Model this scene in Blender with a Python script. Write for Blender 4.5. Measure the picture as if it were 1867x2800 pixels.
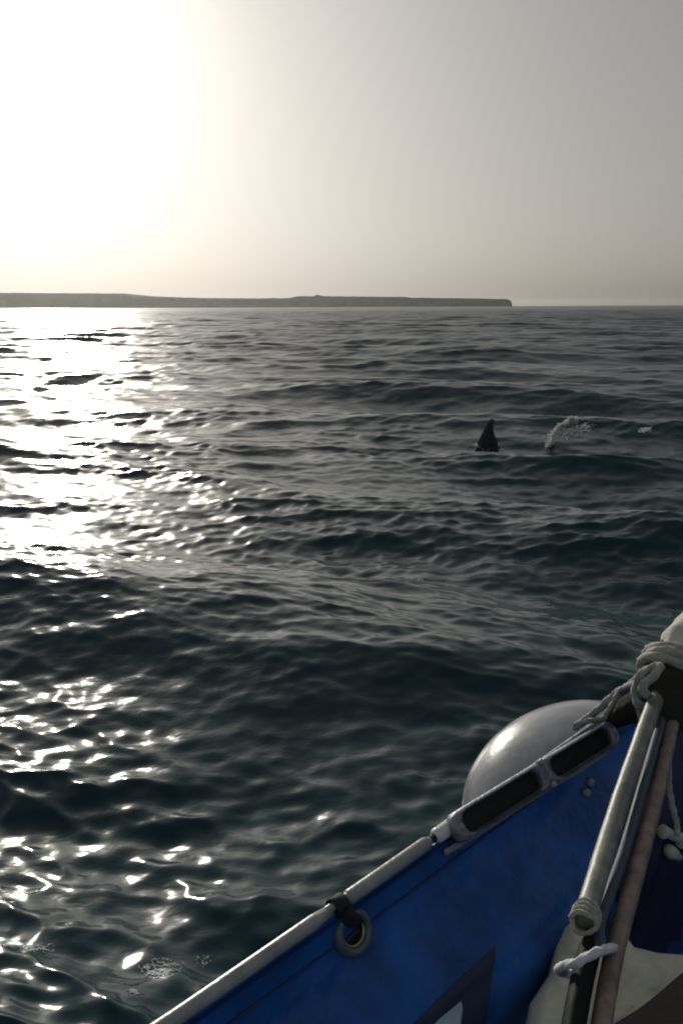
import bpy, bmesh, math, random
import numpy as np
from mathutils import Vector, Matrix, noise

random.seed(7)
rng = np.random.default_rng(11)
for o in list(bpy.data.objects):
    bpy.data.objects.remove(o)
sc = bpy.context.scene
COL = sc.collection
R = math.radians

# ------------------------------------------------------------------ camera
FPX = 2690.0                      # focal length in photograph pixels (1867 x 2800)
PITCH = R(11.8)
ROLL = R(-0.25)
CAM = Vector((0.0, 0.0, 1.6))
cam = bpy.data.cameras.new('camera')
cam.sensor_fit = 'VERTICAL'
cam.sensor_height = 24.0
cam.lens = FPX / 2800 * 24.0
cam.clip_start = 0.05
cam.clip_end = 30000
camo = bpy.data.objects.new('camera', cam)
COL.objects.link(camo)
camo.location = CAM
camo.rotation_euler = (Matrix.Rotation(math.pi/2 - PITCH, 3, 'X') @ Matrix.Rotation(ROLL, 3, 'Z')).to_euler()
sc.camera = camo
_cm = camo.rotation_euler.to_matrix()

def ray(px, py):
    return _cm @ Vector((px - 933.5, 1400 - py, -FPX))
def P(px, py, d):                 # point seen at a photograph pixel, d metres deep
    return CAM + ray(px, py) * (d / FPX)
def PZ(px, py, z):                # point seen at a photograph pixel, at height z
    r = ray(px, py)
    return CAM + r * ((z - CAM.z) / r.z)

# ------------------------------------------------------------------ sky and sun
SUN_AZ, SUN_EL = R(-17.0), R(13.8)          # from +Y, clockwise; above the horizon
SUN = Vector((math.sin(SUN_AZ)*math.cos(SUN_EL), math.cos(SUN_AZ)*math.cos(SUN_EL), math.sin(SUN_EL)))
world = bpy.data.worlds.new('World')
sc.world = world
world.use_nodes = True
nt = world.node_tree
nt.nodes.clear()
def wn(t, **k):
    n = nt.nodes.new(t)
    for a, b in k.items():
        setattr(n, a, b)
    return n
sky = wn('ShaderNodeTexSky', sky_type='NISHITA', sun_disc=False, sun_elevation=SUN_EL, sun_rotation=SUN_AZ % (2*math.pi),
         air_density=1.0, dust_density=3.5, ozone_density=1.0, altitude=0)
hsv = wn('ShaderNodeHueSaturation')
hsv.inputs['Saturation'].default_value = 0.48
nt.links.new(sky.outputs[0], hsv.inputs['Color'])
bg = wn('ShaderNodeBackground')
bg.inputs[1].default_value = 0.110
gam = wn('ShaderNodeGamma')                 # evens out the very bright low sun side
gam.inputs[1].default_value = 0.5
nt.links.new(hsv.outputs[0], gam.inputs[0])
nt.links.new(gam.outputs[0], bg.inputs[0])
# hazy aureole round the sun: falls off with the angle from the sun
tc = wn('ShaderNodeTexCoord')
dot = wn('ShaderNodeVectorMath', operation='DOT_PRODUCT')
dot.inputs[1].default_value = SUN
nt.links.new(tc.outputs['Generated'], dot.inputs[0])
acos = wn('ShaderNodeMath', operation='ARCCOSINE', use_clamp=False)
nt.links.new(dot.outputs['Value'], acos.inputs[0])
def lobe(width_deg, power, amp):
    a = wn('ShaderNodeMath', operation='DIVIDE'); a.inputs[1].default_value = R(width_deg)
    nt.links.new(acos.outputs[0], a.inputs[0])
    p = wn('ShaderNodeMath', operation='POWER'); p.inputs[1].default_value = power
    nt.links.new(a.outputs[0], p.inputs[0])
    m = wn('ShaderNodeMath', operation='MULTIPLY'); m.inputs[1].default_value = -1
    nt.links.new(p.outputs[0], m.inputs[0])
    e = wn('ShaderNodeMath', operation='EXPONENT')
    nt.links.new(m.outputs[0], e.inputs[0])
    s = wn('ShaderNodeMath', operation='MULTIPLY'); s.inputs[1].default_value = amp
    nt.links.new(e.outputs[0], s.inputs[0])
    return s.outputs[0]
bg2 = wn('ShaderNodeBackground')
bg2.inputs[0].default_value = (1.0, 0.92, 0.75, 1)
ladd = wn('ShaderNodeMath', operation='ADD')
nt.links.new(lobe(7.0, 2.0, 0.50), ladd.inputs[0])
nt.links.new(lobe(15.0, 2.0, 0.11), ladd.inputs[1])
nt.links.new(ladd.outputs[0], bg2.inputs[1])
adds = wn('ShaderNodeAddShader')
nt.links.new(bg.outputs[0], adds.inputs[0])
nt.links.new(bg2.outputs[0], adds.inputs[1])
wo = wn('ShaderNodeOutputWorld')
nt.links.new(adds.outputs[0], wo.inputs[0])

sun = bpy.data.lights.new('sun', 'SUN')
sun.energy = 2.0
sun.angle = R(0.6)
sun.color = (1.0, 0.93, 0.82)
suno = bpy.data.objects.new('sun', sun)
COL.objects.link(suno)
suno.location = (-20, 60, 30)
suno.rotation_euler = SUN.to_track_quat('Z', 'Y').to_euler()

sc.view_settings.view_transform = 'Standard'
sc.view_settings.look = 'None'
sc.view_settings.exposure = 0.15
sc.view_settings.gamma = 1.0
sc.view_settings.use_curve_mapping = False
sc.render.engine = 'CYCLES'
sc.cycles.use_denoising = True
sc.cycles.max_bounces = 6
sc.cycles.volume_bounces = 0
sc.cycles.sample_clamp_direct = 0
sc.cycles.sample_clamp_indirect = 6
sc.cycles.pixel_filter_type = 'BLACKMAN_HARRIS'
sc.cycles.filter_width = 2.0

# ------------------------------------------------------------------ helpers
def mat(name, color, rough=0.5, metal=0.0, spec=0.5, var=0.25, vscale=14.0, bump=0.0, bscale=60.0, stretch=(1, 1, 1), coat=0.0):
    m = bpy.data.materials.new(name)
    m.use_nodes = True
    t = m.node_tree
    b = t.nodes['Principled BSDF']
    b.inputs['Roughness'].default_value = rough
    b.inputs['Metallic'].default_value = metal
    b.inputs['Specular IOR Level'].default_value = spec
    b.inputs['Coat Weight'].default_value = coat
    co = t.nodes.new('ShaderNodeTexCoord')
    mp = t.nodes.new('ShaderNodeMapping')
    mp.inputs['Scale'].default_value = stretch
    t.links.new(co.outputs['Object'], mp.inputs[0])
    n = t.nodes.new('ShaderNodeTexNoise')
    n.inputs['Scale'].default_value = vscale
    n.inputs['Detail'].default_value = 6
    n.inputs['Roughness'].default_value = 0.65
    t.links.new(mp.outputs[0], n.inputs['Vector'])
    r = t.nodes.new('ShaderNodeValToRGB')
    r.color_ramp.elements[0].position = 0.3
    r.color_ramp.elements[1].position = 0.7
    c = Vector(color)
    r.color_ramp.elements[0].color = (*(c * (1 - var)), 1)
    r.color_ramp.elements[1].color = (*(c * (1 + var)), 1)
    t.links.new(n.outputs['Fac'], r.inputs[0])
    t.links.new(r.outputs[0], b.inputs['Base Color'])
    rr = t.nodes.new('ShaderNodeMapRange')
    rr.inputs['To Min'].default_value = max(0.02, rough - 0.1)
    rr.inputs['To Max'].default_value = min(1, rough + 0.1)
    t.links.new(n.outputs['Fac'], rr.inputs['Value'])
    t.links.new(rr.outputs[0], b.inputs['Roughness'])
    if bump:
        n2 = t.nodes.new('ShaderNodeTexNoise')
        n2.inputs['Scale'].default_value = bscale
        n2.inputs['Detail'].default_value = 5
        t.links.new(mp.outputs[0], n2.inputs['Vector'])
        bu = t.nodes.new('ShaderNodeBump')
        bu.inputs['Distance'].default_value = bump
        bu.inputs['Strength'].default_value = 1
        t.links.new(n2.outputs['Fac'], bu.inputs['Height'])
        t.links.new(bu.outputs[0], b.inputs['Normal'])
    return m

def tag(o, label=None, cat=None, group=None, kind=None):
    if label: o['label'] = label
    if cat: o['category'] = cat
    if group: o['group'] = group
    if kind: o['kind'] = kind
    return o

def mesh_obj(name, verts, faces, material, parent=None, smooth=True):
    me = bpy.data.meshes.new(name)
    me.from_pydata([tuple(v) for v in verts], [], faces)
    me.update()
    if smooth:
        me.polygons.foreach_set('use_smooth', [True] * len(me.polygons))
    me.materials.append(material)
    o = bpy.data.objects.new(name, me)
    COL.objects.link(o)
    if parent:
        o.parent = parent
        o.matrix_parent_inverse = Matrix.Translation(-parent.location)
    return o

def empty(name, loc):
    o = bpy.data.objects.new(name, None)
    o.empty_display_size = 0.05
    o.location = loc
    COL.objects.link(o)
    return o

def spline(pts, n=12):
    pts = [Vector(p) for p in pts]
    if len(pts) == 2:
        return [pts[0].lerp(pts[1], i / n) for i in range(n + 1)]
    out = []
    for i in range(len(pts) - 1):
        p0 = pts[i - 1] if i else pts[0] * 2 - pts[1]
        p1, p2 = pts[i], pts[i + 1]
        p3 = pts[i + 2] if i + 2 < len(pts) else pts[-1] * 2 - pts[-2]
        for k in range(n):
            t = k / n
            out.append(0.5 * ((2*p1) + (p2-p0)*t + (2*p0-5*p1+4*p2-p3)*t*t + (3*p1-p0-3*p2+p3)*t**3))
    out.append(pts[-1])
    return out

def tube_geo(path, rad, sides=14, lobes=0, lobe_amp=0.0, twist=0.0, flat=None, jit=0.0):
    """verts, faces of a tube along path; rad is a number or f(t); lobes+twist give a laid rope"""
    n = len(path)
    vs, fs = [], []
    tan0 = (path[1] - path[0]).normalized()
    up = Vector((0, 0, 1)) if abs(tan0.z) < 0.9 else Vector((1, 0, 0))
    nrm = (up - tan0 * up.dot(tan0)).normalized()
    L = 0
    for i in range(n):
        tn = (path[min(i+1, n-1)] - path[max(i-1, 0)]).normalized()
        nrm = (nrm - tn * nrm.dot(tn)).normalized()
        bn = tn.cross(nrm)
        if i: L += (path[i] - path[i-1]).length
        t = i / (n - 1)
        r = rad(t) if callable(rad) else rad
        for k in range(sides):
            a = 2 * math.pi * k / sides
            rr = r * (1 + (lobe_amp * math.cos(lobes * (a + twist * L)) if lobes else 0))
            if jit:
                rr *= 1 + jit * noise.noise(path[i] * 40 + Vector((math.cos(a), math.sin(a), 0)) * 0.8)
            x, y = math.cos(a) * rr, math.sin(a) * rr
            if flat: y *= flat
            vs.append(path[i] + nrm * x + bn * y)
        if i:
            b0, b1 = (i-1) * sides, i * sides
            for k in range(sides):
                k2 = (k + 1) % sides
                fs.append((b0 + k, b0 + k2, b1 + k2, b1 + k))
    fs.append(tuple(range(sides))[::-1])
    fs.append(tuple(range((n-1)*sides, n*sides)))
    return vs, fs

def tube(name, pts, rad, material, parent=None, n=12, **k):
    path = spline(pts, n)
    v, f = tube_geo(path, rad, **k)
    o = mesh_obj(name, v, f, material, parent)
    return o

def rope(name, pts, rad, material, parent=None, n=None):
    tot = sum((Vector(pts[i+1]) - Vector(pts[i])).length for i in range(len(pts) - 1))
    n = n or max(6, int(tot / (rad * 1.2) / (len(pts) - 1)))
    return tube(name, pts, rad, material, parent, n=n, sides=15, lobes=3, lobe_amp=0.20, twist=0.50 / rad)

# ------------------------------------------------------------------ the sea
NW = 190
lam = np.exp(rng.uniform(math.log(0.16), math.log(6.5), NW))
lam[:8] = np.array([2.6, 3.1, 3.7, 4.4, 2.9, 5.3, 6.4, 3.4])
main_dir = R(248)                                        # towards which the chop runs
spread = np.where(lam > 2.2, 0.28, 0.55)
th = main_dir + rng.normal(0, 1, NW) * spread
kx, ky = np.cos(th) * 2*np.pi/lam, np.sin(th) * 2*np.pi/lam
kk = 2*np.pi/lam
slope = 0.158 * math.sqrt(2.0 / NW) * np.where(lam < 0.35, 1.1, np.where(lam < 2.0, 1.2, 0.6))
amp = slope / kk
amp[:8] = 1.35 * np.array([0.022, 0.024, 0.028, 0.032, 0.022, 0.032, 0.032, 0.024])
ph = rng.uniform(0, 2*np.pi, NW)
CHOP = 0.95
# wind ripples, patchy like cat's paws
NR = 70
rl = np.exp(rng.uniform(math.log(0.07), math.log(0.26), NR))
rth = main_dir + rng.normal(0, 0.62, NR)
lam = np.concatenate([lam, rl]); th = np.concatenate([th, rth])
kx = np.concatenate([kx, np.cos(rth) * 2*np.pi/rl]); ky = np.concatenate([ky, np.sin(rth) * 2*np.pi/rl])
kk = 2*np.pi/lam
amp = np.concatenate([amp, 0.13 * math.sqrt(2.0 / NR) * rl / (2*np.pi)])
ph = np.concatenate([ph, rng.uniform(0, 2*np.pi, NR)])
NW += NR
_g = [(rng.uniform(1.2, 5.5), rng.uniform(0, 6.28), rng.uniform(0, 6.28)) for _ in range(9)]
def gust(x, y):
    g = sum(np.cos((x * math.cos(a) + y * math.sin(a)) * 2*np.pi/l + p) for l, a, p in _g) / 2.1
    return 0.55 + 0.75 / (1 + np.exp(-2.0 * g))
SHX, SHY = 44.537, -26.955            # slides the whole wave field under the boat
def waves(x, y, dr):
    """Gerstner sum at flat positions x, y; waves finer than the local mesh step dr are left out"""
    dx = np.zeros_like(x); dy = np.zeros_like(x); dz = np.zeros_like(x); lost = np.zeros_like(x)
    gu = gust(x + SHX, y + SHY)
    for i in range(NW):
        w = np.clip((lam[i] / dr - 1.9) / 2.0, 0, 1)
        lost += (1 - w * w) * (amp[i] * kk[i]) ** 2 * 0.5
        idx = np.nonzero(w > 0)[0]
        if not len(idx): continue
        p = kx[i]*(x[idx] + SHX) + ky[i]*(y[idx] + SHY) + ph[i]
        a = amp[i] * w[idx] * (gu[idx] if lam[i] < 0.5 else 1.0)
        dz[idx] += a * np.cos(p)
        s = a * np.sin(p) * CHOP
        dx[idx] -= s * math.cos(th[i])
        dy[idx] -= s * math.sin(th[i])
    return dx, dy, dz, lost
def sea_heights(x, y):
    x, y = np.asarray(x, float), np.asarray(y, float)
    dr = np.full_like(x, 0.03)
    qx, qy = x, y
    for _ in range(4):
        dx, dy, dz, _l = waves(qx, qy, dr)
        qx, qy = x - dx, y - dy
    return dz
def sea_height(x, y):
    return float(sea_heights([x], [y])[0])
def on_sea(px, py, lift=0.0):
    """points of the water surface seen at arrays of photograph pixels"""
    pts = [PZ(a, b, 0.0) for a, b in zip(px, py)]
    for _ in range(4):
        h = sea_heights([p.x for p in pts], [p.y for p in pts])
        pts = [PZ(a, b, float(z) + lift) for a, b, z in zip(px, py, h)]
    return pts

def first_hit(px, py):
    """first point of the water met by the sight line of a photograph pixel"""
    d = np.exp(np.linspace(math.log(1.5), math.log(60), 6000))
    rv = ray(px, py) / FPX
    x, y, z = rv.x * d, rv.y * d, CAM.z + rv.z * d
    k = int(np.argmax(z < sea_heights(x, y)))
    return P(px, py, float(d[k]))

def build_sea():
    r, rows = 0.7, []
    while r < 420:
        rows.append(r)
        r += max(0.014, 0.0036 * r)
    while r < 8000:
        rows.append(r)
        r *= 1.12
    rows.append(8000)
    fine = np.arange(-27, 27.001, 0.095)
    out = []
    a = 27.0; st = 0.15
    while a < 180:
        st = min(st * 1.25, 4.0)
        a += st
        out.append(a)
    out = [v for v in out if v < 178]
    ang = np.radians(np.concatenate([-np.array(out[::-1]), fine, np.array(out), [180.0]]))
    rr = np.array(rows)
    dr = np.gradient(rr)
    A, RR = np.meshgrid(ang, rr)
    da = np.gradient(ang)
    step = np.maximum(dr[:, None] * 1.0, RR * da[None, :])
    x = (RR * np.sin(A)).ravel(); y = (RR * np.cos(A)).ravel()
    dx, dy, dz, lost = waves(x, y, step.ravel())
    co = np.stack([x + dx, y + dy, dz], 1)
    nr, na = A.shape
    idx = np.arange(nr * na).reshape(nr, na)
    nxt = np.roll(idx, -1, axis=1)
    q = np.stack([idx[:-1], idx[1:], nxt[1:], nxt[:-1]], -1).reshape(-1, 4)
    me = bpy.data.meshes.new('sea')
    nv = len(co) + 1
    me.vertices.add(nv)
    me.vertices.foreach_set('co', np.vstack([co, [[0, 0, 0]]]).astype(np.float32).ravel())
    tri = np.stack([np.full(na, nv-1), idx[0], np.roll(idx[0], -1)], -1)
    loops = np.concatenate([q.ravel(), tri.ravel()])
    me.loops.add(len(loops))
    me.loops.foreach_set('vertex_index', loops.astype(np.int32))
    npoly = len(q) + len(tri)
    starts = np.concatenate([np.arange(len(q)) * 4, len(q)*4 + np.arange(len(tri))*3])
    me.polygons.add(npoly)
    me.polygons.foreach_set('loop_start', starts.astype(np.int32))
    me.polygons.foreach_set('use_smooth', np.ones(npoly, bool))
    me.update(calc_edges=True)
    at = me.attributes.new('unresolved_chop', 'FLOAT', 'POINT')
    at.data.foreach_set('value', np.append(lost, 0).astype(np.float32))
    me.validate()
    o = bpy.data.objects.new('sea', me)
    COL.objects.link(o)
    return tag(o, 'dark green choppy sea reaching to the horizon', 'sea', kind='structure')

def sea_material():
    m = bpy.data.materials.new('sea_water')
    m.use_nodes = True
    t = m.node_tree
    b = t.nodes['Principled BSDF']
    b.inputs['Base Color'].default_value = (0.004, 0.036, 0.044, 1)
    b.inputs['IOR'].default_value = 1.333
    b.inputs['Roughness'].default_value = 0.09
    co = t.nodes.new('ShaderNodeTexCoord')
    def nz(scale, sx, sy, detail, rot=0.35, dist=0.0):
        mp = t.nodes.new('ShaderNodeMapping')
        mp.inputs['Rotation'].default_value = (0, 0, rot)
        mp.inputs['Scale'].default_value = (sx, sy, 1)
        t.links.new(co.outputs['Object'], mp.inputs[0])
        n = t.nodes.new('ShaderNodeTexNoise')
        n.inputs['Scale'].default_value = scale
        n.inputs['Detail'].default_value = detail
        n.inputs['Roughness'].default_value = 0.55
        n.inputs['Distortion'].default_value = dist
        t.links.new(mp.outputs[0], n.inputs['Vector'])
        return n.outputs['Fac']
    prev = None
    for scl, dist, det in ((1.1, 0.030, 2), (3.4, 0.012, 2), (14.0, 0.0030, 2)):
        bu = t.nodes.new('ShaderNodeBump'); bu.inputs['Distance'].default_value = dist
        t.links.new(nz(scl, 0.8, 1.0, det, 0.3 + scl, 0.15), bu.inputs['Height'])
        if prev: t.links.new(prev, bu.inputs['Normal'])
        prev = bu.outputs[0]
    t.links.new(prev, b.inputs['Normal'])
    # waves too fine for the mesh act as micro-roughness: alpha^2 = a0^2 + 2 * slope variance
    at = t.nodes.new('ShaderNodeAttribute'); at.attribute_name = 'unresolved_chop'
    k1 = t.nodes.new('ShaderNodeMath'); k1.operation = 'MULTIPLY_ADD'
    k1.inputs[1].default_value = 0.30; k1.inputs[2].default_value = 0.00030
    t.links.new(at.outputs['Fac'], k1.inputs[0])
    k2 = t.nodes.new('ShaderNodeMath'); k2.operation = 'POWER'; k2.inputs[1].default_value = 0.25
    t.links.new(k1.outputs[0], k2.inputs[0])
    t.links.new(k2.outputs[0], b.inputs['Roughness'])
    return m
sea = build_sea()
sea.data.materials.append(sea_material())

# ------------------------------------------------------------------ the headland
def build_headland():
    D = 2600.0
    prof = [(-900, 812), (-500, 803), (-200, 800), (0, 801), (150, 802), (345, 803), (372, 808), (460, 812), (560, 815),
            (700, 816), (795, 815), (812, 810), (858, 810), (868, 806), (884, 810), (1108, 812), (1118, 814), (1290, 816), (1376, 818),
            (1383, 820), (1386.5, 825), (1388, 834), (1389.5, 842)]
    base_z = -1.0
    xs, zs = [], []
    n = 1100
    for i in range(n):
        t = -900 + (1389.5 + 900) * i / (n - 1)
        for (x0, y0), (x1, y1) in zip(prof, prof[1:]):
            if x0 <= t <= x1:
                yy = y0 + (y1 - y0) * (t - x0) / (x1 - x0)
                break
        p = P(t, yy, D)
        if p.z > 4: p.z += 0.7 * noise.noise(Vector((t * 0.05, 3, 0))) + 0.8 * noise.noise(Vector((t * 0.22, 9, 0)))
        xs.append(p.x); zs.append(max(p.z, base_z + 0.3))
    vs, fs = [], []
    steps = [(-18, 0.0), (-10, 0.06), (-6, 0.30), (-3, 0.62), (0, 0.90), (10, 0.985), (40, 1.0), (160, 0.99), (420, 0.93), (800, 0.6), (1000, 0.0)]
    for i in range(n):
        for j, (dy, f) in enumerate(steps):
            w = 5 * noise.noise(Vector((xs[i] * 0.012, j * 0.4, 0))) + 3 * noise.noise(Vector((xs[i] * 0.05, j * 0.9, 4)))
            z = base_z + (zs[i] - base_z) * f
            if 1 < j < 5: z += 1.2 * noise.noise(Vector((xs[i] * 0.08, j * 3, 8)))
            vs.append((xs[i], D + dy + w * 2.2, max(z, base_z) if j else base_z - 2))
    m = len(steps)
    for i in range(n - 1):
        for j in range(m - 1):
            fs.append((i*m + j, (i+1)*m + j, (i+1)*m + j+1, i*m + j+1))
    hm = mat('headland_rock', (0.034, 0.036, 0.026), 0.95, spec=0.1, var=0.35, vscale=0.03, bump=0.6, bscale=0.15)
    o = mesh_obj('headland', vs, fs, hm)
    return tag(o, 'low flat-topped headland ending in a cliff on the horizon', 'headland', kind='structure')
build_headland()

# ------------------------------------------------------------------ haze over the water
def build_haze():
    h = 8300.0
    z0, z1 = -4.2, 42.0
    v = [(x, y, z) for z in (z0, z1) for x, y in ((-h, -h), (h, -h), (h, h), (-h, h))]
    f = [(3, 2, 1, 0), (4, 5, 6, 7), (0, 1, 5, 4), (1, 2, 6, 5), (2, 3, 7, 6), (3, 0, 4, 7)]
    m = bpy.data.materials.new('sea_haze')
    m.use_nodes = True
    t = m.node_tree
    t.nodes.clear()
    vol = t.nodes.new('ShaderNodeVolumePrincipled')
    vol.inputs['Color'].default_value = (0.92, 0.93, 0.92, 1)
    vol.inputs['Density'].default_value = 0.000045
    vol.inputs['Anisotropy'].default_value = 0.72
    out = t.nodes.new('ShaderNodeOutputMaterial')
    t.links.new(vol.outputs[0], out.inputs['Volume'])
    o = mesh_obj('haze', v, f, m, smooth=False)
    tag(o, 'thin pale sea haze filling the air towards the horizon', 'haze', kind='stuff')
build_haze()

# ------------------------------------------------------------------ the boat
RZ = 0.85                                         # rail height at the left of the frame
_a, _b = PZ(455, 2800, RZ), PZ(1650, 1962, 0.89)
BO = Vector((_a.x, _a.y, 0))
BL = Vector((_b.x - _a.x, _b.y - _a.y, 0)).normalized()      # along the boat, towards the bow
BN = Vector((BL.y, -BL.x, 0))                                 # inboard
HALF = 0.90
def rail_z(m): return RZ + 0.040 * max(0.0, m) ** 1.1
def inset(m):
    if m > 1.7: return HALF * min(1.0, ((m - 1.7) / 1.6)) ** 2.0
    if m < -1.0: return 0.05 * (-1.0 - m) ** 2
    return 0.0
def BP(m, n, z, side=1):
    """boat point: m along, n inboard of the port rail line, z up"""
    if side < 0: n = 2 * HALF - n
    return BO + BL * m + BN * n + Vector((0, 0, z))
def to_boat(p):
    d = p - BO
    return d.dot(BL), d.dot(BN), p.z
_prof = [(0.0, 0.006), (0.05, 0.007), (0.085, 0.018), (0.12, 0.055), (0.155, 0.095), (0.19, 0.115), (0.23, 0.118), (0.29, 0.095), (0.37, 0.055), (0.64, 0.02)]
def panel_n(m, v):
    for (v0, n0), (v1, n1) in zip(_prof, _prof[1:]):
        if v <= v1:
            t = max(0, (v - v0) / (v1 - v0)); t = t * t * (3 - 2 * t)
            f = n0 + (n1 - n0) * t
            break
    else:
        f = _prof[-1][1]
    w = min(1, max(0, (v - 0.02) / 0.1))
    f *= 1 + 0.45 * w * noise.noise(Vector((m * 1.5, v * 1.2, 7.3)))
    f += w * (0.016 * noise.noise(Vector((m * 2.6, v * 3.2, 1.7))) + 0.010 * noise.noise(Vector((m * 5.5 + v * 9, v * 4, 5.1)))
              + 0.003 * noise.noise(Vector((m * 17 - v * 9, v * 14, 2.2))))
    # puckers pulled by the eyelet
    ex, ey = m - EYE_M, v - EYE_V
    d2 = ex * ex + ey * ey
    if d2 < 0.06:
        a = math.atan2(ey, ex)
        f += w * 0.012 * math.exp(-math.sqrt(d2) / 0.055) * math.cos(7 * a + 0.6) * min(1, d2 / 0.0012)
    # slack diagonal folds
    q = m * 3.1 + v * 4.6 + 0.5 * noise.noise(Vector((m * 2, v * 2, 3.3)))
    f += w * 0.024 * (abs(math.sin(q * 2.3)) ** 1.6 - 0.5) * max(0, noise.noise(Vector((m * 1.7, v * 2.0, 9.1))) + 0.35)
    return f + inset(m)
EYE_M, EYE_V = 0.0, -5.0
def on_plane(px, py, f, d0=0.5, d1=4.0):
    """walk a sight line outboard until it meets the surface n = f(m, z)"""
    for _ in range(50):
        d = (d0 + d1) / 2
        m, n, z = to_boat(P(px, py, d))
        if n > f(m, z): d0 = d
        else: d1 = d
    return P(px, py, d0)
def on_panel(px, py, off=0.0):
    return on_plane(px, py, lambda m, z: panel_n(m, max(0, rail_z(m) - z)) + off)

_e = to_boat(on_panel(965, 2548, 0.004))
EYE_M, EYE_V = _e[0], rail_z(_e[0]) - _e[2]
M_blue = mat('blue_cover', (0.010, 0.105, 0.37), 0.44, spec=0.4, var=0.5, vscale=9, bump=0.012, bscale=14, stretch=(1, 1, 0.6))
M_hull = mat('blue_hull_paint', (0.010, 0.05, 0.19), 0.35, var=0.25, vscale=4, bump=0.001, bscale=40)
M_rail = mat('grey_white_rail', (0.36, 0.36, 0.34), 0.30, var=0.25, vscale=30, bump=0.0006, bscale=160)
M_railw = mat('white_rail_end', (0.78, 0.77, 0.76), 0.25, var=0.12, vscale=30)
M_metal = mat('dull_galvanised', (0.25, 0.27, 0.30), 0.40, metal=0.45, var=0.55, vscale=55, bump=0.0016, bscale=120)
M_black = mat('black_webbing', (0.016, 0.016, 0.015), 0.75, var=0.3, vscale=80, bump=0.001, bscale=300)
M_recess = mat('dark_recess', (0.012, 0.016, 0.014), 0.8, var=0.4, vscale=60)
M_rope = mat('weathered_rope', (0.42, 0.41, 0.35), 0.85, var=0.30, vscale=120, bump=0.001, bscale=400)
M_ropeg = mat('grey_rope', (0.30, 0.31, 0.33), 0.8, var=0.3, vscale=120, bump=0.001, bscale=400)
M_ropew = mat('white_rope', (0.72, 0.71, 0.72), 0.8, var=0.15, vscale=120, bump=0.001, bscale=400)
M_fender = mat('pale_vinyl', (0.35, 0.36, 0.375), 0.22, var=0.20, vscale=16, bump=0.0004, bscale=60)
M_cap = mat('cream_vinyl', (0.60, 0.57, 0.50), 0.35, var=0.12, vscale=20)
M_deck = mat('grey_deck', (0.20, 0.20, 0.18), 0.75, var=0.25, vscale=12, bump=0.001, bscale=120)
M_canvas = mat('beige_canvas', (0.85, 0.81, 0.62), 0.92, spec=0.15, var=0.16, vscale=16, bump=0.0012, bscale=240)
M_pale = mat('pale_canvas', (0.62, 0.60, 0.50), 0.85, spec=0.2, var=0.12, vscale=25, bump=0.001, bscale=240)
M_olive = mat('dark_olive_canvas', (0.035, 0.034, 0.026), 0.9, spec=0.2, var=0.35, vscale=30, bump=0.002, bscale=120)
M_pole1 = mat('grey_green_pole', (0.19, 0.20, 0.165), 0.46, var=0.45, vscale=30, stretch=(1, 1, 0.2), bump=0.0006, bscale=120)
M_pole2 = mat('bluish_metal_pole', (0.07, 0.09, 0.12), 0.6, spec=0.3, metal=0.0, var=0.25, vscale=30, stretch=(1, 1, 0.2))
M_pole3 = mat('pinkish_wood_pole', (0.26, 0.19, 0.15), 0.42, var=0.45, vscale=40, stretch=(1, 1, 0.15), bump=0.0008, bscale=150)
M_grip = mat('dark_paddle', (0.012, 0.016, 0.014), 0.7, spec=0.15, var=0.4, vscale=20, bump=0.0008, bscale=80)
M_wood = mat('dark_brown_wood', (0.028, 0.019, 0.014), 0.55, var=0.45, vscale=14, stretch=(1, 6, 6), bump=0.001, bscale=60)
M_cream = mat('cream_plastic', (0.60, 0.62, 0.50), 0.45, var=0.1, vscale=40)
M_patch = mat('pale_blue_patch', (0.52, 0.63, 0.69), 0.6, var=0.18, vscale=22, bump=0.0008, bscale=200)
M_patchg = mat('slate_patch', (0.026, 0.042, 0.085), 0.6, var=0.25, vscale=18, bump=0.0008, bscale=200)

boat = empty('blue_boat', BP(0.6, HALF, 0))
tag(boat, 'blue small boat with a pale tube rail, only its near side in view', 'boat')

def grid_faces(nr, nc, flip=False):
    f = []
    for i in range(nr - 1):
        for j in range(nc - 1):
            q = (i*nc + j, i*nc + j+1, (i+1)*nc + j+1, (i+1)*nc + j)
            f.append(q[::-1] if flip else q)
    return f
def frange(a, b, n): return [a + (b - a) * i / (n - 1) for i in range(n)]

# outer hull (both sides), inner blue covers, deck
for side in (1, -1):
    ms = frange(-2.6, 3.3, 90)
    cs = [(0.015, -0.010), (-0.012, -0.012), (-0.020, -0.05), (-0.012, -0.12), (0.0, -0.3), (0.03, -0.55), (0.09, -0.85), (0.25, -1.15), (0.6, -1.3)]
    vs = []
    for m in ms:
        for dn, dz in cs:
            k = inset(m)
            vs.append(BP(m, min(HALF, k + dn), rail_z(m) + dz, side))
    mesh_obj('hull_side', vs, grid_faces(len(ms), len(cs), side < 0), M_hull, boat)
    ms = frange(-2.5, 3.2, 330)
    vv = frange(0.004, 0.64, 54)
    vs = [BP(m, min(HALF, panel_n(m + (0 if side > 0 else 9e-4), v)), rail_z(m) - v, side) for m in ms for v in vv]
    cov = mesh_obj('side_cover', vs, grid_faces(len(ms), len(vv), side > 0), M_blue, boat)
    if side > 0:
        cover = cov
        cov['label'] = 'blue glossy cover stretched below the rail'
    # rubbing strake outside
    path = [BP(m, min(HALF, inset(m)) - 0.034, rail_z(m) - 0.050, side) for m in frange(-2.6, 3.2, 80)]
    v, f = tube_geo(path, 0.017, sides=12)
    mesh_obj('rubbing_strake', v, f, M_hull, boat)
vs = []
ms = frange(-2.5, 3.0, 40)
for m in ms:
    for t in frange(0.0, 1.0, 9):
        n0 = inset(m) + 0.01
        vs.append(BP(m, n0 + (2 * HALF - 2 * n0) * t, 0.24 + 0.03 * m * (m > 0)))
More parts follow.
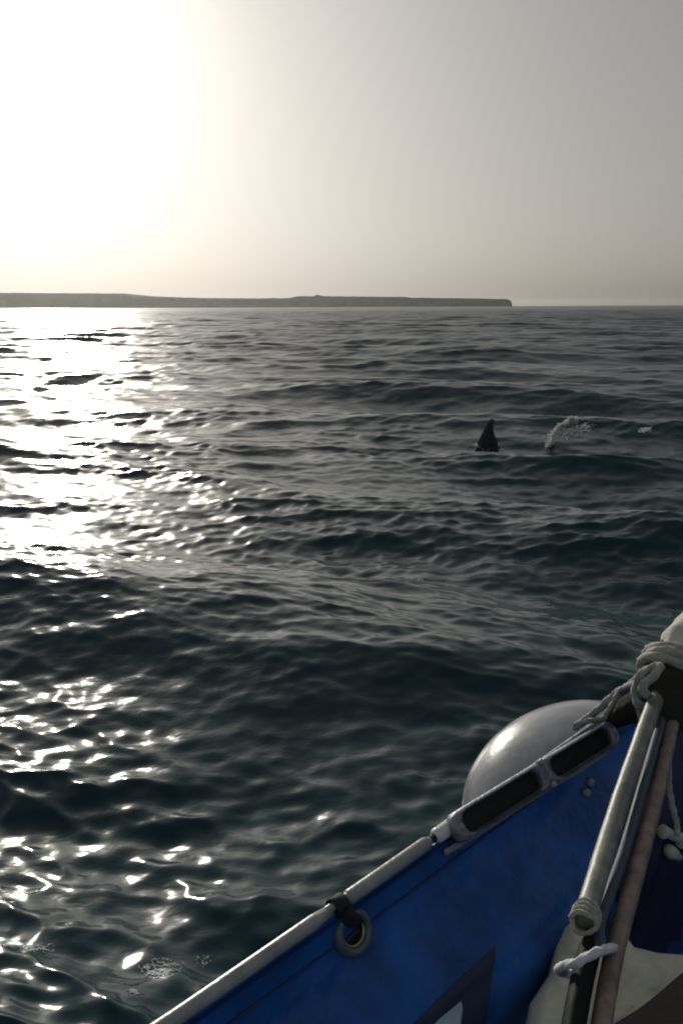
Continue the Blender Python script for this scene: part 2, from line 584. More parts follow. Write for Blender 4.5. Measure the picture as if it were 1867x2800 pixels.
mesh_obj('deck', vs, grid_faces(len(ms), 9), M_deck, boat)
vs = []
for i, z in enumerate((0.95, 0.4, -0.3)):
    for t in frange(-1, 1, 9):
        vs.append(BP(-2.6, HALF + t * (HALF - 0.128) * (1 - 0.12 * i), z - 0.1))
mesh_obj('transom', vs, grid_faces(3, 9), M_hull, boat)

# the tube rail in its lengths
def rail_at(px, py):
    """rail station under a photograph pixel"""
    return to_boat(PZ(px, py, RZ + 0.02))[0]
def rail_path(m0, m1, n=24, dz=0.0, side=1, dn=0.0):
    return [BP(m, min(HALF, inset(m)) + dn, rail_z(m) + dz, side) for m in frange(m0, m1, n)]
def rail_len(name, m0, m1, r, m, side=1, dz=0.0, n=24):
    def rr(t):
        e = min(t, 1 - t) * abs(m1 - m0) / r
        return r * min(1.0, 0.72 + 0.5 * e)
    v, f = tube_geo(rail_path(m0, m1, n, dz, side), rr, sides=18)
    return mesh_obj(name, v, f, m, boat)
g0, g1 = to_boat(PZ(893, 2482, 0.86))[0], to_boat(PZ(932, 2455, 0.86))[0]
e0, e1 = to_boat(PZ(1178, 2298, 0.87))[0], to_boat(PZ(1190, 2288, 0.87))[0]
e2 = to_boat(PZ(1240, 2245, 0.87))[0]
rail_len('rail', -2.5, g0, 0.0094, M_rail, n=90)
rail_len('rail', g1, e0, 0.0098, M_rail)
rail_len('rail_joint', g0 - 0.01, g1 + 0.01, 0.0055, M_rail, dz=0.003)
rail_len('rail_joint', e0 - 0.01, e1 + 0.01, 0.006, M_black)
w = rail_len('rail_end', e1, e2, 0.0112, M_railw)
w['label'] = 'bright white end sleeve of the rail'
rail_len('rail', e2, 3.2, 0.0075, M_metal, n=80, dz=-0.002)
rail_len('rail', -2.5, 3.2, 0.0130, M_rail, side=-1, n=120)

# stitched hem below the rail
hem = []
for m in frange(-1.2, 1.9, 260):
    hem.append(BP(m, panel_n(m, 0.047) + 0.0012, rail_z(m) - 0.047))
v, f = tube_geo(hem, 0.0016, sides=8, lobes=2, lobe_amp=0.35, twist=220)
mesh_obj('hem_seam', v, f, mat('navy_thread', (0.02, 0.05, 0.15), 0.7, var=0.3, vscale=200), cover)

# eyelet with its black strap
ec = on_panel(965, 2548, 0.004)
em, en, ez = to_boat(ec)
e_ax = (BN * 0.86 + Vector((0, 0, 0.30)) - BL * 0.10).normalized()
e_u = e_ax.cross(Vector((0, 0, 1))).normalized(); e_v = e_ax.cross(e_u)
def ring_geo(c, u, v, ax, prof, n=40):
    vs, fs = [], []
    for i in range(n):
        a = 2 * math.pi * i / n
        for r, h in prof:
            vs.append(c + (u * math.cos(a) + v * math.sin(a)) * r + ax * h)
    k = len(prof)
    for i in range(n):
        for j in range(k):
            fs.append((i*k + j, ((i+1) % n)*k + j, ((i+1) % n)*k + (j+1) % k, i*k + (j+1) % k))
    return vs, fs
def sc_(l, k=1.22): return [(r_ * k, h_) for r_, h_ in l]
v, f = ring_geo(ec, e_u, e_v, e_ax, sc_([(0.0155, -0.012), (0.0150, 0.002), (0.0165, 0.006), (0.0200, 0.0075), (0.0235, 0.005), (0.0255, 0.0), (0.025, -0.012)]))
eye = mesh_obj('eyelet', v, f, mat('grey_eyelet', (0.14, 0.16, 0.19), 0.35, metal=0.3, var=0.2, vscale=60), cover)
v, f = ring_geo(ec - e_ax * 0.0045, e_u, e_v, e_ax, sc_([(0.0005, 0.0), (0.0158, 0.0), (0.0158, -0.002), (0.0005, -0.002)]))
mesh_obj('eyelet_hole', v, f, M_recess, cover)
v, f = ring_geo(ec - e_ax * 0.001, e_u, e_v, e_ax, sc_([(0.0130, -0.003), (0.0130, 0.002), (0.0152, 0.003), (0.0152, -0.003)]))
mesh_obj('eyelet_liner', v, f, mat('brass_liner', (0.50, 0.45, 0.24), 0.3, metal=0.8, var=0.2, vscale=60), cover)
mg = (g0 + g1) / 2
top = BP(mg, 0.0, rail_z(mg))
v, f = ring_geo(top, BN, Vector((0, 0, 1)), BL, [(0.0098, -0.011), (0.0122, -0.010), (0.0122, 0.010), (0.0098, 0.011)], 24)
strap = mesh_obj('strap', v, f, M_black, boat)
tube('strap', [top + BN * 0.011 - Vector((0, 0, 0.004)), top.lerp(ec, 0.5) + e_ax * 0.014, ec + e_ax * 0.009 - e_v * 0.012 if e_v.z < 0 else ec + e_ax * 0.009 + e_v * 0.012], 0.012, M_black, boat, n=8, flat=0.35)

# slotted fairlead on the rail
fl0, fl1 = PZ(1232, 2262, 0.874), PZ(1664, 1995, 0.893)
fu = (fl1 - fl0); FLEN = fu.length; fu.normalize()
fw = (BN * 0.62 + Vector((0, 0, -0.78))); fw = (fw - fu * fw.dot(fu)).normalized()
fn = fu.cross(fw).normalized()
if fn.dot(CAM - fl0) < 0: fn = -fn
def stadium(cx, a, b, n=16):
    """closed outline: straight sides 2a, round ends of radius b"""
    o = []
    for i in range(n + 1):
        t = -math.pi/2 + math.pi * i / n
        o.append((cx + a + b * math.cos(t), b * math.sin(t)))
    for i in range(n + 1):
        t = math.pi/2 + math.pi * i / n
        o.append((cx - a + b * math.cos(t), b * math.sin(t)))
    return o
def fl_pt(x, y, h): return fl0 + fu * x + fw * (y + 0.006) + fn * (h + 0.006)
lead = None
for c0, c1 in ((0.0, 0.52), (0.52, 1.0)):
    a0, a1 = c0 * FLEN, c1 * FLEN
    cx, half = (a0 + a1) / 2, (a1 - a0) / 2 + 0.006
    BW, IW = 0.027, 0.0150
    outs = [(stadium(cx, half - BW * 0.8, BW * 0.8), -0.010), (stadium(cx, half - BW * 0.8, BW * 0.8), 0.003), (stadium(cx, half - BW * 0.8 - .001, BW * 0.8 - 0.004), 0.008),
            (stadium(cx, half - 0.036, IW + 0.003), 0.008), (stadium(cx, half - 0.036, IW), 0.003), (stadium(cx, half - 0.036, IW), -0.010)]
    vs, fs = [], []
    k = len(outs[0][0])
    for o_, h in outs:
        for x, y in o_: vs.append(fl_pt(x, y, h))
    for j in range(len(outs)):
        for i in range(k):
            j2, i2 = (j + 1) % len(outs), (i + 1) % k
            fs.append((j*k + i, j*k + i2, j2*k + i2, j2*k + i))
    o = mesh_obj('fairlead', vs, fs, M_metal, boat)
    vs = [fl_pt(x, y, -0.009) for x, y in stadium(cx, half - 0.036, IW + 0.002)]
    vs2 = [fl_pt(x, y, -0.007) for x, y in stadium(cx, half - 0.036, IW + 0.002)]
    mesh_obj('slot', vs + vs2, [tuple(range(k)), tuple(range(k, 2*k))] + [(i, (i+1) % k, k + (i+1) % k, k + i) for i in range(k)], M_recess, o, smooth=False)
# bolts and a bright piping line under the fairlead
for bx_, by_ in ((0.52 * FLEN, -0.019), (0.52 * FLEN, 0.019), (0.006, 0.0), (FLEN - 0.006, 0.0)):
    v, f = ring_geo(fl_pt(bx_, by_, 0.009), fu, fw, fn, [(0.0005, 0.003), (0.0035, 0.0026), (0.005, 0.0), (0.005, -0.012), (0.0005, -0.012)], 12)
    mesh_obj('bolt', v, f, M_rail, boat)
rope('piping', [on_panel(px, py, 0.010) for px, py in ((1215, 2332), (1300, 2280), (1400, 2216), (1500, 2152), (1590, 2100), (1656, 2052))], 0.0045, M_ropeg, cover)
for px, py in ((1614, 2140), (1603, 2168)):
    c = on_panel(px, py, 0.004)
    v, f = ring_geo(c, BL, Vector((0, 0, 1)), BN, [(0.0005, 0.006), (0.005, 0.005), (0.0075, 0.0), (0.0075, -0.006), (0.0005, -0.006)], 14)
    mesh_obj('snap_fastener', v, f, M_rail, cover)

# dark overlay towards the bow; sewn corner patches at the foot of the cover
def patch(name, outline, off, material, parent):
    """a thin sheet lying on the cover inside a pixel outline, with a hem and thickness"""
    bm = bmesh.new()
    c = Vector((sum(p[0] for p in outline) / len(outline), sum(p[1] for p in outline) / len(outline)))
    N = 8
    rows = []
    dense = []
    for i in range(len(outline)):
        a, b = Vector(outline[i]), Vector(outline[(i+1) % len(outline)])
        for k in range(6): dense.append(a.lerp(b, k / 6))
    for r in range(N + 1):
        s = 1 - r / (N + 0.3)
        row = []
        for d in dense:
            q = c + (d - c) * s
            row.append(bm.verts.new(on_panel(q.x, q.y, off if r else off - 0.006)))
        rows.append(row)
    k = len(dense)
    for r in range(N):
        for i in range(k):
            bm.faces.new((rows[r][i], rows[r][(i+1) % k], rows[r+1][(i+1) % k], rows[r+1][i]))
    bm.faces.new(rows[-1])
    bmesh.ops.recalc_face_normals(bm, faces=bm.faces)
    me = bpy.data.meshes.new(name); bm.to_mesh(me); bm.free()
    me.polygons.foreach_set('use_smooth', [True] * len(me.polygons))
    me.materials.append(material)
    o = bpy.data.objects.new(name, me); COL.objects.link(o)
    o.parent = parent; o.matrix_parent_inverse = Matrix.Translation(-parent.location)
    return o
p = patch('dark_overlay', [(1702, 2700), (1690, 2420), (1700, 2200), (1742, 2010), (1850, 1935), (1990, 1880), (2040, 2250), (1980, 2700)], 0.012, mat('dark_navy_overlay', (0.020, 0.028, 0.075), 0.6, spec=0.25, var=0.3, vscale=8, bump=0.001, bscale=90), cover)  # thin overlay that turns the blue cover dark navy behind the poles
p['label'] = 'dark navy stretch of the cover behind the poles'
patch('reinforcing_patch', [(1362, 2575), (1345, 2700), (1330, 2830), (1100, 2830), (1180, 2745), (1270, 2660)], 0.003, M_patchg, cover)
p = patch('corner_patch', [(1262, 2734), (1266, 2760), (1256, 2835), (1150, 2835), (1200, 2785)], 0.007, M_patch, cover)
p['label'] = 'pale blue triangular patch'

# cleat at the right
cl = on_panel(1842, 2284, 0.02)
cleat = tube('cleat', [on_panel(1806, 2274, 0.030), on_panel(1822, 2276, 0.034), on_panel(1850, 2289, 0.030), on_panel(1900, 2292, 0.030)], lambda t: 0.0085 + 0.004 * math.exp(-((t - .12) / .12) ** 2), M_cream, boat, n=10)
tube('cleat_foot', [on_panel(1862, 2300, 0.03), on_panel(1866, 2312, -0.01)], 0.012, M_cream, cleat, n=5)
tube('rope_stop', [on_panel(1814, 2325, 0.014), on_panel(1828, 2327, 0.022), on_panel(1842, 2336, 0.020), on_panel(1856, 2344, 0.012)], lambda t: 0.006 + 0.006 * math.sin(math.pi * min(1, t * 1.1 + .05)), M_cream, boat, n=8)

# ------------------------------------------------------------------ things on and in the boat
# oval fender outside the rail
fc = on_plane(1532, 2147, lambda m, z: -0.203)
def build_fender():
    t = empty('fender', fc - Vector((0, 0, 0.09)))
    tag(t, 'pale grey oval fender hanging outside the rail behind the slotted fairlead', 'fender')
    A_, B_ = 0.258, 1.0
    ax = (BL + Vector((0, 0, 0.387))).normalized()
    u = ax.cross(Vector((0, 0, 1))).normalized(); w_ = u.cross(ax)
    def lathe(prof, n=44):
        vs, fs = [], []
        for e, r in prof:
            for k in range(n):
                a = 2 * math.pi * k / n
                vs.append(fc + ax * e + (u * math.cos(a) * 0.195 + w_ * math.sin(a) * 0.114) * r)
        for i in range(len(prof) - 1):
            for k in range(n):
                fs.append((i*n + k, i*n + (k+1) % n, (i+1)*n + (k+1) % n, (i+1)*n + k))
        fs.append(tuple(range(n))[::-1]); fs.append(tuple(range((len(prof)-1)*n, len(prof)*n)))
        return vs, fs
    body = [(A_ * -math.cos(math.pi * i / 40), max(0.02, B_ * math.sin(math.pi * i / 40) ** 1.2)) for i in range(41)]
    v, f = lathe(body); mesh_obj('body', v, f, M_fender, t)
    def rad(e): return B_ * (max(0, 1 - (e / A_) ** 2)) ** 0.6
    v, f = lathe([(-0.262, 0.05)] + [(e, rad(e) + 0.016) for e in frange(-0.254, -0.200, 9)] + [(-0.199, rad(-0.199) - 0.01)])
    mesh_obj('end_band', v, f, M_cap, t)
    v, f = lathe([(0.262, 0.05)] + [(e, rad(e) + 0.016) for e in frange(0.254, 0.236, 6)] + [(0.235, rad(0.235) - 0.01)])
    mesh_obj('end_band', v, f, M_fender, t)
    for a0_ in (1.15, 1.15 + math.pi):
        seam = [fc + ax * e + (u * math.cos(a0_) * 0.195 + w_ * math.sin(a0_) * 0.114) * max(0.02, (math.sin(math.acos(-e / A_)) ** 1.2)) for e in frange(-0.25, 0.25, 60)]
        v, f = tube_geo(seam, 0.0016, sides=8)
        mesh_obj('seam', v, f, M_fender, t)
    rope('lanyard', [fc + ax * 0.256, P(1690, 1893, 1.76), P(1712, 1876, 1.72), P(1748, 1846, 1.62)], 0.0042, M_ropeg, t)
build_fender()

tag(rope('rope', [P(1570, 1990, 1.66), P(1632, 1942, 1.70), P(1690, 1892, 1.70), P(1752, 1862, 1.62)], 0.0064, M_ropeg),
    'thick grey rope running from the fairlead up to the lashing', 'rope', 'ropes tied at the lashing')
tag(rope('rope', [P(1600, 1972, 1.65), P(1648, 1966, 1.69), P(1668, 1936, 1.69), P(1690, 1892, 1.69)], 0.0046, M_rope),
    'short pale rope bent upwards at the end of the fairlead', 'rope', 'ropes tied at the lashing')
tag(rope('rope', [P(1818, 1985, 1.57), P(1826, 2080, 1.62), P(1828, 2150, 1.66), P(1838, 2210, 1.66), P(1850, 2255, 1.67), on_panel(1848, 2284, 0.044)], 0.0050, M_rope),
    'thin pale rope hanging down to the cream cleat', 'rope', 'ropes tied at the lashing')

# leaning bundle: poles, sleeve, rolled sail, lashing
def pole(name, pts, r, material, label, cat='pole', flat=None, **k):
    return tag(tube(name, pts, r, material, None, n=30, sides=18, flat=flat, jit=0.03, **k), label, cat, 'poles lashed into one leaning bundle')
pole('pole', [P(1800, 1892, 1.60), P(1773, 1965, 1.52), P(1692, 2200, 1.32), P(1596, 2515, 1.09)], 0.0125, M_pole1, 'grey pole with a sunlit edge, leftmost in the lashed bundle')
pole('pole', [P(1818, 1930, 1.60), P(1765, 2120, 1.42), P(1704, 2330, 1.26), P(1640, 2520, 1.12), P(1642, 2600, 1.07)], 0.0072, M_pole2, 'slim bluish metal pole between the grey and the pinkish pole')
pole('pole', [P(1846, 1930, 1.61), P(1806, 2120, 1.44), P(1750, 2340, 1.27), P(1690, 2560, 1.12), P(1660, 2700, 1.05), P(1635, 2860, 0.98)], 0.0110, M_pole3, 'pinkish brown wooden pole, rightmost in the lashed bundle')
pole('paddle', [P(1795, 1990, 1.56), P(1726, 2230, 1.36), P(1655, 2480, 1.18), P(1606, 2620, 1.09), P(1575, 2760, 1.02), P(1555, 2890, 0.97)],
     lambda t: 0.010 + 0.017 * min(1, max(0, (t - 0.30) / 0.3)), M_grip, 'dark paddle with its blade down behind the poles', 'paddle', flat=0.45)
def lumpy(pts, rf, material, name, parent=None, n=16, sides=28, amp_=0.16, fold=9):
    path = spline(pts, n)
    v, f = tube_geo(path, rf, sides=sides)
    out = []
    for i, p in enumerate(v):
        c = path[min(i // sides, len(path) - 1)]
        d = p - c
        a = i % sides / sides * 2 * math.pi
        s = 1 + amp_ * noise.noise(p * 16) + amp_ * 0.5 * noise.noise(p * 42) + 0.05 * math.sin(a * fold + 3 * noise.noise(c * 9))
        out.append(c + d * s)
    return mesh_obj(name, out, f, material, parent)
sail = empty('rolled_sail', P(1790, 2010, 1.56))
tag(sail, 'pale rolled sail rising out of the lashing at the right edge', 'sail')
lumpy([P(1842, 1815, 1.63), P(1876, 1770, 1.66), P(1930, 1705, 1.70), P(2010, 1600, 1.76)], lambda t: 0.026 + 0.016 * min(1, t * 3), M_pale, 'sail_roll', sail, amp_=0.10)
sl = lumpy([P(1862, 1775, 1.66), P(1838, 1830, 1.64), P(1822, 1900, 1.61), P(1806, 1980, 1.58), P(1798, 2020, 1.56)], lambda t: 0.032 + 0.012 * math.sin(math.pi * t) - 0.020 * max(0, t - .6) / .4, M_olive, 'sleeve', sail)
lumpy([P(1655, 1985, 1.70), P(1690, 1958, 1.69), P(1740, 1932, 1.66), P(1800, 1905, 1.63)], lambda t: 0.010 + 0.024 * t, M_olive, 'sleeve_tail', sail, amp_=0.2)
# lashing
lash = empty('lashing', P(1790, 1870, 1.60))
tag(lash, 'pale rope lashing wound round the top of the bundle', 'rope', 'ropes tied at the lashing')
ax0, ax1 = P(1844, 1800, 1.645), P(1806, 1905, 1.61)
axd = (ax1 - ax0).normalized()
au = axd.cross(Vector((0, 1, 0))).normalized(); av = axd.cross(au)
turns = []
for i in range(61):
    t = i / 60
    a = t * 2 * math.pi * 2.5 + 0.6
    r = 0.044 + 0.004 * math.sin(a * 1.7)
    turns.append(ax0.lerp(ax1, t * 0.42) + (au * math.cos(a) + av * math.sin(a)) * r)
v, f = tube_geo(turns, 0.0085, sides=15, lobes=3, lobe_amp=0.20, twist=60)
mesh_obj('turns', v, f, M_rope, lash)
rope('bight', [P(1738, 1905, 1.60), P(1742, 1862, 1.58), P(1768, 1832, 1.57), P(1800, 1822, 1.575)], 0.0068, M_rope, lash)
rope('bight', [P(1768, 1905, 1.575), P(1756, 1880, 1.565), P(1786, 1846, 1.56), P(1806, 1818, 1.57)], 0.0072, M_rope, lash)
rope('tail_end', [P(1742, 1868, 1.60), P(1737, 1900, 1.59), P(1746, 1925, 1.58), P(1762, 1932, 1.58)], 0.0076, M_ropeg, lash)
# tie at the lower end
tag(rope('tie_rope', [P(1600, 2660, 1.14), P(1550, 2662, 1.12), P(1526, 2652, 1.08), P(1545, 2640, 1.045), P(1580, 2632, 1.03), P(1612, 2612, 1.03), P(1648, 2598, 1.045), P(1676, 2592, 1.09), P(1660, 2600, 1.14)], 0.0048, M_ropew),
    'short white rope tie across the dark paddle above the beige canvas', 'rope')
pa, pb = P(1605, 2486, 1.112), P(1592, 2528, 1.082)
pd = (pb - pa).normalized(); pu = pd.cross(Vector((0, 0, 1))).normalized(); pv = pd.cross(pu)
coil = [pa.lerp(pb, i / 80) + (pu * math.cos(i * 0.31) + pv * math.sin(i * 0.31)) * (0.0138 + 0.0012 * math.sin(i * 0.9)) for i in range(81)]
v, f = tube_geo(coil, 0.0029, sides=12, lobes=3, lobe_amp=0.2, twist=140)
tag(mesh_obj('cord_binding', v, f, M_rope), 'pale cord bound round the foot of the grey pole', 'cord')

# beige canvas heap
def build_canvas():
    outline = [(1405, 2960), (1432, 2830), (1446, 2748), (1498, 2668), (1516, 2588), (1540, 2528), (1580, 2506), (1612, 2540), (1660, 2590), (1690, 2582), (1712, 2562),
               (1732, 2590), (1800, 2606), (1880, 2612), (1990, 2620), (2080, 2760), (2060, 2960)]
    def inside(x, y):
        c = False
        for i in range(len(outline)):
            (x0, y0), (x1, y1) = outline[i], outline[i-1]
            if (y0 > y) != (y1 > y) and x < (x1 - x0) * (y - y0) / (y1 - y0) + x0: c = not c
        return c
    def edge_d(x, y):
        b = 1e9
        for i in range(len(outline)):
            a, e = Vector(outline[i-1]), Vector(outline[i])
            t = max(0, min(1, (Vector((x, y)) - a).dot(e - a) / (e - a).length_squared))
            b = min(b, (Vector((x, y)) - a.lerp(e, t)).length)
        return b
    # polar rings from the outline towards the middle, bulging to front and back
    dense = []
    for i in range(len(outline)):
        a, b = Vector(outline[i]), Vector(outline[(i+1) % len(outline)])
        k = max(2, int((b - a).length / 9))
        for j in range(k): dense.append(a.lerp(b, j / k))
    c = Vector((1640, 2800))
    N = 26
    k = len(dense)
    bm = bmesh.new()
    def depth(q): return 1.50 - (q.y - 2500) * 0.00050 + (q.x - 1500) * 0.00008
    def layer(sgn):
        rows = []
        for r in range(N + 1):
            s = 1 - r / (N + 0.25)
            row = []
            for d in dense:
                q = c + (d - c) * s
                e = min(1, edge_d(q.x, q.y) / 60)
                bulge = 0.045 * math.sqrt(max(0, 1 - (1 - e) ** 2))
                nn = Vector((q.x * 0.006, q.y * 0.006, sgn))
                wob = (0.020 * noise.noise(nn) + 0.012 * noise.noise(nn * 2.7) + 0.004 * noise.noise(nn * 8)) * min(1, e * 1.5)
                row.append(bm.verts.new(P(q.x, q.y, depth(q) - sgn * (bulge + wob))))
            rows.append(row)
        return rows
    fr, ba = layer(1), layer(-1)
    for rows in (fr, ba):
        for r in range(N):
            for i in range(k):
                bm.faces.new((rows[r][i], rows[r][(i+1) % k], rows[r+1][(i+1) % k], rows[r+1][i]))
        bm.faces.new(rows[-1])
    bmesh.ops.remove_doubles(bm, verts=fr[0] + ba[0], dist=0.0008)
    bmesh.ops.recalc_face_normals(bm, faces=bm.faces)
    me = bpy.data.meshes.new('canvas_bag'); bm.to_mesh(me); bm.free()
    me.polygons.foreach_set('use_smooth', [True] * len(me.polygons))
    me.materials.append(M_canvas)
    o = bpy.data.objects.new('canvas_bag', me); COL.objects.link(o)
    tag(o, 'beige canvas sail bag heaped at the foot of the poles', 'canvas bag')
build_canvas()

# dark wooden seat at the lower right
def build_seat():
    z0 = 0.78
    far = [(1590, 2860), (1668, 2800), (1745, 2752), (1808, 2702), (1872, 2648), (1960, 2585), (2080, 2530)]
    far3 = spline([PZ(x, y, z0) for x, y in far], 8)
    t = empty('boat_seat', far3[20] - Vector((0, 0, 0.3)))
    tag(t, 'dark brown wooden seat with a curved edge in the bottom right corner', 'seat')
    back = Vector((0.30, -0.52, 0))
    vs = []
    prof = [(0.02, -0.035), (-0.004, -0.030), (-0.006, -0.010), (0.0, -0.003), (0.012, 0.0), (0.15, 0.001), (0.32, 0.0), (0.32, -0.035)]
    for p in far3:
        for s, h in prof:
            vs.append(p + back * s + Vector((0, 0, h)))
    f = grid_faces(len(far3), len(prof))
    k = len(prof)
    f += [(i*k, (i+1)*k, (i+1)*k + k-1, i*k + k-1) for i in range(len(far3) - 1)]
    mesh_obj('plank', vs, f, M_wood, t)
    for i in (26, 44):
        q = far3[i] + back * 0.16
        tube('leg', [q - Vector((0, 0, 0.02)), Vector((q.x, q.y, 0.25))], 0.022, M_wood, t, n=6)
build_seat()

# ------------------------------------------------------------------ dolphin and splashes
def build_dolphin():
    base = first_hit(1338, 1230)
    L_ = 2.5
    fwd = Vector((-0.93, -0.36, 0)).normalized(); side = Vector((-fwd.y, fwd.x, 0)); up = Vector((0, 0, 1))
    # body: loft of sections from beak to tail stock, back arched just under the surface
    secs = [(-0.50, 0.012, 0.0), (-0.46, 0.035, 0.0), (-0.41, 0.045, 0.005), (-0.38, 0.095, 0.02), (-0.30, 0.155, 0.02), (-0.18, 0.205, 0.0), (-0.04, 0.225, 0.0), (0.10, 0.205, 0.0),
            (0.24, 0.15, 0.01), (0.36, 0.085, 0.015), (0.45, 0.045, 0.02), (0.49, 0.02, 0.02)]
    bm = bmesh.new()
    rows = []
    n = 20
    for s, r, dz in secs:
        c = base - fwd * (s * L_ + 0.02) + up * (-0.40 - 1.9 * (s - 0.02) ** 2 + dz)
        row = []
        for k in range(n):
            a = 2 * math.pi * k / n
            row.append(bm.verts.new(c + side * (math.cos(a) * r * 0.86) + up * (math.sin(a) * r)))
        rows.append(row)
    for i in range(len(rows) - 1):
        for k in range(n):
            bm.faces.new((rows[i][k], rows[i][(k+1) % n], rows[i+1][(k+1) % n], rows[i+1][k]))
    bm.faces.new(rows[0]); bm.faces.new(rows[-1])
    # dorsal fin: outline in (x back, z up) lofted with a lens section
    HF = 0.42
    lead_ = [(-0.185, -0.26), (-0.155, -0.06), (-0.140, 0.03), (-0.108, 0.12), (-0.070, 0.20), (-0.033, 0.27), (-0.004, 0.325), (0.034, 0.366)]
    trail = [(0.240, -0.26), (0.175, -0.06), (0.140, 0.03), (0.116, 0.12), (0.082, 0.19), (0.064, 0.255), (0.072, 0.31), (0.084, 0.350)]
    fr = []
    xax = (Vector((1, 0, 0)) * 0.97 + Vector((0, 0.25, 0))).normalized()
    th_ = Vector((-xax.y, xax.x, 0))
    m_ = 14
    for (x0, z0), (x1, z1) in zip(lead_, trail):
        row = []
        for k in range(m_):
            a = 2 * math.pi * k / m_
            u = (1 - math.cos(a)) / 2
            x, z = x0 + (x1 - x0) * u, z0 + (z1 - z0) * u
            tk = 0.030 * (1 - max(0, z) / 0.45) * math.sin(a) * (0.35 + 0.65 * (1 - u))
            row.append(bm.verts.new(base + xax * ((x - 0.03) * 1.02) + th_ * tk + up * z))
        fr.append(row)
    for i in range(len(fr) - 1):
        for k in range(m_):
            bm.faces.new((fr[i][k], fr[i][(k+1) % m_], fr[i+1][(k+1) % m_], fr[i+1][k]))
    bm.faces.new(fr[0]); bm.faces.new(fr[-1])
    # tail flukes
    tc_ = base - fwd * (0.49 * L_) + up * (-0.40 - 1.9 * 0.22)
    for sg in (-1, 1):
        pts = [tc_ + fwd * 0.10, tc_ - fwd * 0.05 + side * sg * 0.16, tc_ - fwd * 0.22 + side * sg * 0.30, tc_ - fwd * 0.16 + side * sg * 0.14, tc_ - fwd * 0.10]
        t_ = [bm.verts.new(p + up * 0.012) for p in pts]; b_ = [bm.verts.new(p - up * 0.012) for p in pts]
        bm.faces.new(t_); bm.faces.new(b_[::-1])
        for i in range(5):
            bm.faces.new((t_[i], b_[i], b_[(i+1) % 5], t_[(i+1) % 5]))
    bmesh.ops.recalc_face_normals(bm, faces=bm.faces)
    me = bpy.data.meshes.new('dolphin'); bm.to_mesh(me); bm.free()
    me.polygons.foreach_set('use_smooth', [True] * len(me.polygons))
    me.materials.append(mat('wet_dark_skin', (0.010, 0.011, 0.012), 0.28, spec=0.5, var=0.3, vscale=6))
    o = bpy.data.objects.new('dolphin', me); COL.objects.link(o)
    tag(o, 'black dolphin showing only its tall dorsal fin above the waves', 'dolphin')
build_dolphin()

def translucent(m, fac):
    t = m.node_tree
    b = t.nodes['Principled BSDF']; out = t.nodes['Material Output']
    tr = t.nodes.new('ShaderNodeBsdfTranslucent'); tr.inputs[0].default_value = (0.85, 0.87, 0.86, 1)
    mx = t.nodes.new('ShaderNodeMixShader'); mx.inputs[0].default_value = fac
    t.links.new(b.outputs[0], mx.inputs[1]); t.links.new(tr.outputs[0], mx.inputs[2]); t.links.new(mx.outputs[0], out.inputs[0])
    return m
M_foam = mat('white_foam', (0.80, 0.82, 0.82), 0.55, var=0.08, vscale=20)
translucent(M_foam, 0.65)
_ico = None
def blobs(name, items, label, cat, group=None):
    """drops and foam lumps (centre, radius, stretch) as one stuff mesh"""
    global _ico
    if _ico is None:
        b = bmesh.new(); bmesh.ops.create_icosphere(b, subdivisions=1, radius=1)
        b.verts.ensure_lookup_table()
        _ico = ([v.co.copy() for v in b.verts], [tuple(v.index for v in f.verts) for f in b.faces]); b.free()
    vs, fs = [], []
    for c, r, st in items:
        k = len(vs)
        q = Matrix.Rotation(random.uniform(0, 6), 3, 'Z')
        for v in _ico[0]:
            w_ = q @ v
            w_ = Vector((w_.x * st[0], w_.y * st[1], w_.z * st[2])) * r * random.uniform(0.8, 1.2)
            vs.append(c + w_)
        fs += [tuple(i + k for i in f) for f in _ico[1]]
    o = mesh_obj(name, vs, fs, M_foam)
    return tag(o, label, cat, group, 'stuff')
def px_m(px0, py0, px1, py1, d): return (P(px0, py0, d) - P(px1, py1, d)).length

def splash(pts, n, spread_, label, rmax, flat=0.6):
    items = []
    for i in range(n):
        j = random.randrange(len(pts) - 1)
        t = random.random()
        (x0, y0), (x1, y1) = pts[j], pts[j+1]
        g = random.gauss(0, spread_); g2 = random.gauss(0, spread_)
        x, y = x0 + (x1 - x0) * t + g, y0 + (y1 - y0) * t + g2 * 0.7
        d = SPD + random.uniform(-0.12, 0.12)
        r = rmax * random.random() ** 2.2 + 0.003
        items.append((P(x, y, d), r, (random.uniform(1, 2.2), 1, random.uniform(flat, 1.1))))
    return items
b0 = first_hit(1545, 1215)
SPD = (b0 - CAM).dot(_cm @ Vector((0, 0, -1))) - 0.05
it = splash([(1506, 1194), (1530, 1166), (1552, 1155), (1566, 1146)], 1100, 4.5, '', 0.010)
it += splash([(1558, 1145), (1572, 1151)], 420, 4.5, '', 0.010)
it += splash([(1498, 1220), (1512, 1198)], 260, 4.5, '', 0.008)
it += splash([(1515, 1192), (1560, 1176), (1610, 1162)], 260, 8, '', 0.005)
it += splash([(1490, 1212), (1540, 1180), (1610, 1172)], 120, 9, '', 0.003)
blobs('splash', it, 'white splash of water thrown up beside the dark fin', 'splash', 'splashes round the fin')
it = splash([(1750, 1177), (1774, 1172)], 120, 4, '', 0.008)
blobs('splash', it, 'small white splash near the right edge of the sea', 'splash', 'splashes round the fin')

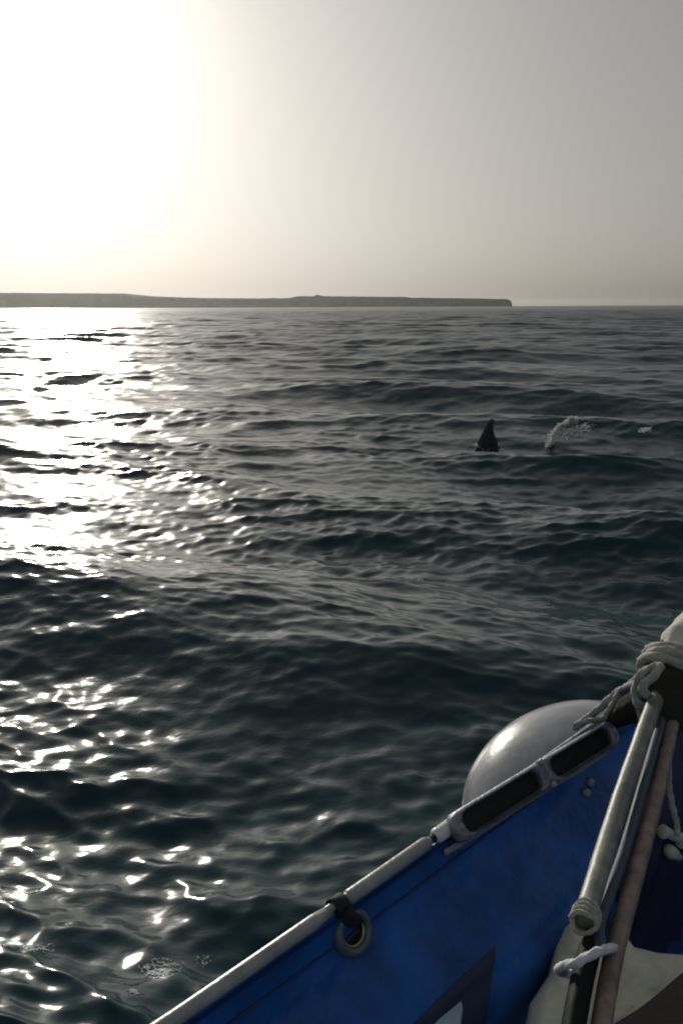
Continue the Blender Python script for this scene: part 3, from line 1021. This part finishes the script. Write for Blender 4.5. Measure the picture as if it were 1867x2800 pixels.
SPD = (first_hit(1308, 1226) - CAM).dot(_cm @ Vector((0, 0, -1))) - 0.05
it = splash([(1298, 1216), (1312, 1222)], 60, 3, '', 0.007) + splash([(1300, 1226), (1380, 1230)], 70, 3, '', 0.004)
blobs('splash', it, 'small white drops at the foot of the dark fin', 'splash', 'splashes round the fin')

# lacy foam where the hull throws water out: thin sheets lying on the water
def foam():
    vs, fs = [], []
    for (px, py, wx, wy, thr) in ((470, 2645, 110, 34, 0.14), (545, 2622, 44, 30, 0.10), (365, 2712, 26, 14, 0.10), (120, 2592, 90, 22, 0.24)):
        nx, ny = max(8, int(wx * 2 / 1.1)), max(8, int(wy * 2 / 0.8))
        X, Y, K = [], [], []
        for j in range(ny):
            for i in range(nx):
                X.append(px - wx + 2 * wx * i / (nx - 1)); Y.append(py - wy + 2 * wy * j / (ny - 1))
        pts = on_sea(X, Y, 0.002)
        def keep(i):
            p = pts[i]
            e = ((X[i] - px) / wx) ** 2 + ((Y[i] - py) / wy) ** 2
            rid = 1 - abs(noise.noise(Vector((p.x * 62, p.y * 62, 2)))) * 3.6
            val = 0.55 * rid + 0.45 * noise.noise(Vector((p.x * 9, p.y * 9, 5))) + 0.40 * noise.noise(Vector((p.x * 170, p.y * 170, 1)))
            return val - thr - 0.62 * e > 0.12
        kp = [keep(i) for i in range(len(pts))]
        b0_ = len(vs)
        for i, p in enumerate(pts):
            vs.append(p + Vector((0, 0, 0.0015 * noise.noise(p * 60))))
        for j in range(ny - 1):
            for i in range(nx - 1):
                q = (j*nx + i, j*nx + i+1, (j+1)*nx + i+1, (j+1)*nx + i)
                if sum(kp[k] for k in q) >= 3: fs.append(tuple(b0_ + k for k in q))
    o = mesh_obj('foam', vs, fs, translucent(mat('grey_white_foam', (0.36, 0.41, 0.41), 0.6, var=0.4, vscale=60), 0.3))
    bm = bmesh.new(); bm.from_mesh(o.data)
    bmesh.ops.delete(bm, geom=[v for v in bm.verts if not v.link_faces], context='VERTS')
    bm.to_mesh(o.data); bm.free()
    tag(o, 'lacy white foam on the water beside the pale rail', 'foam', kind='stuff')
foam()
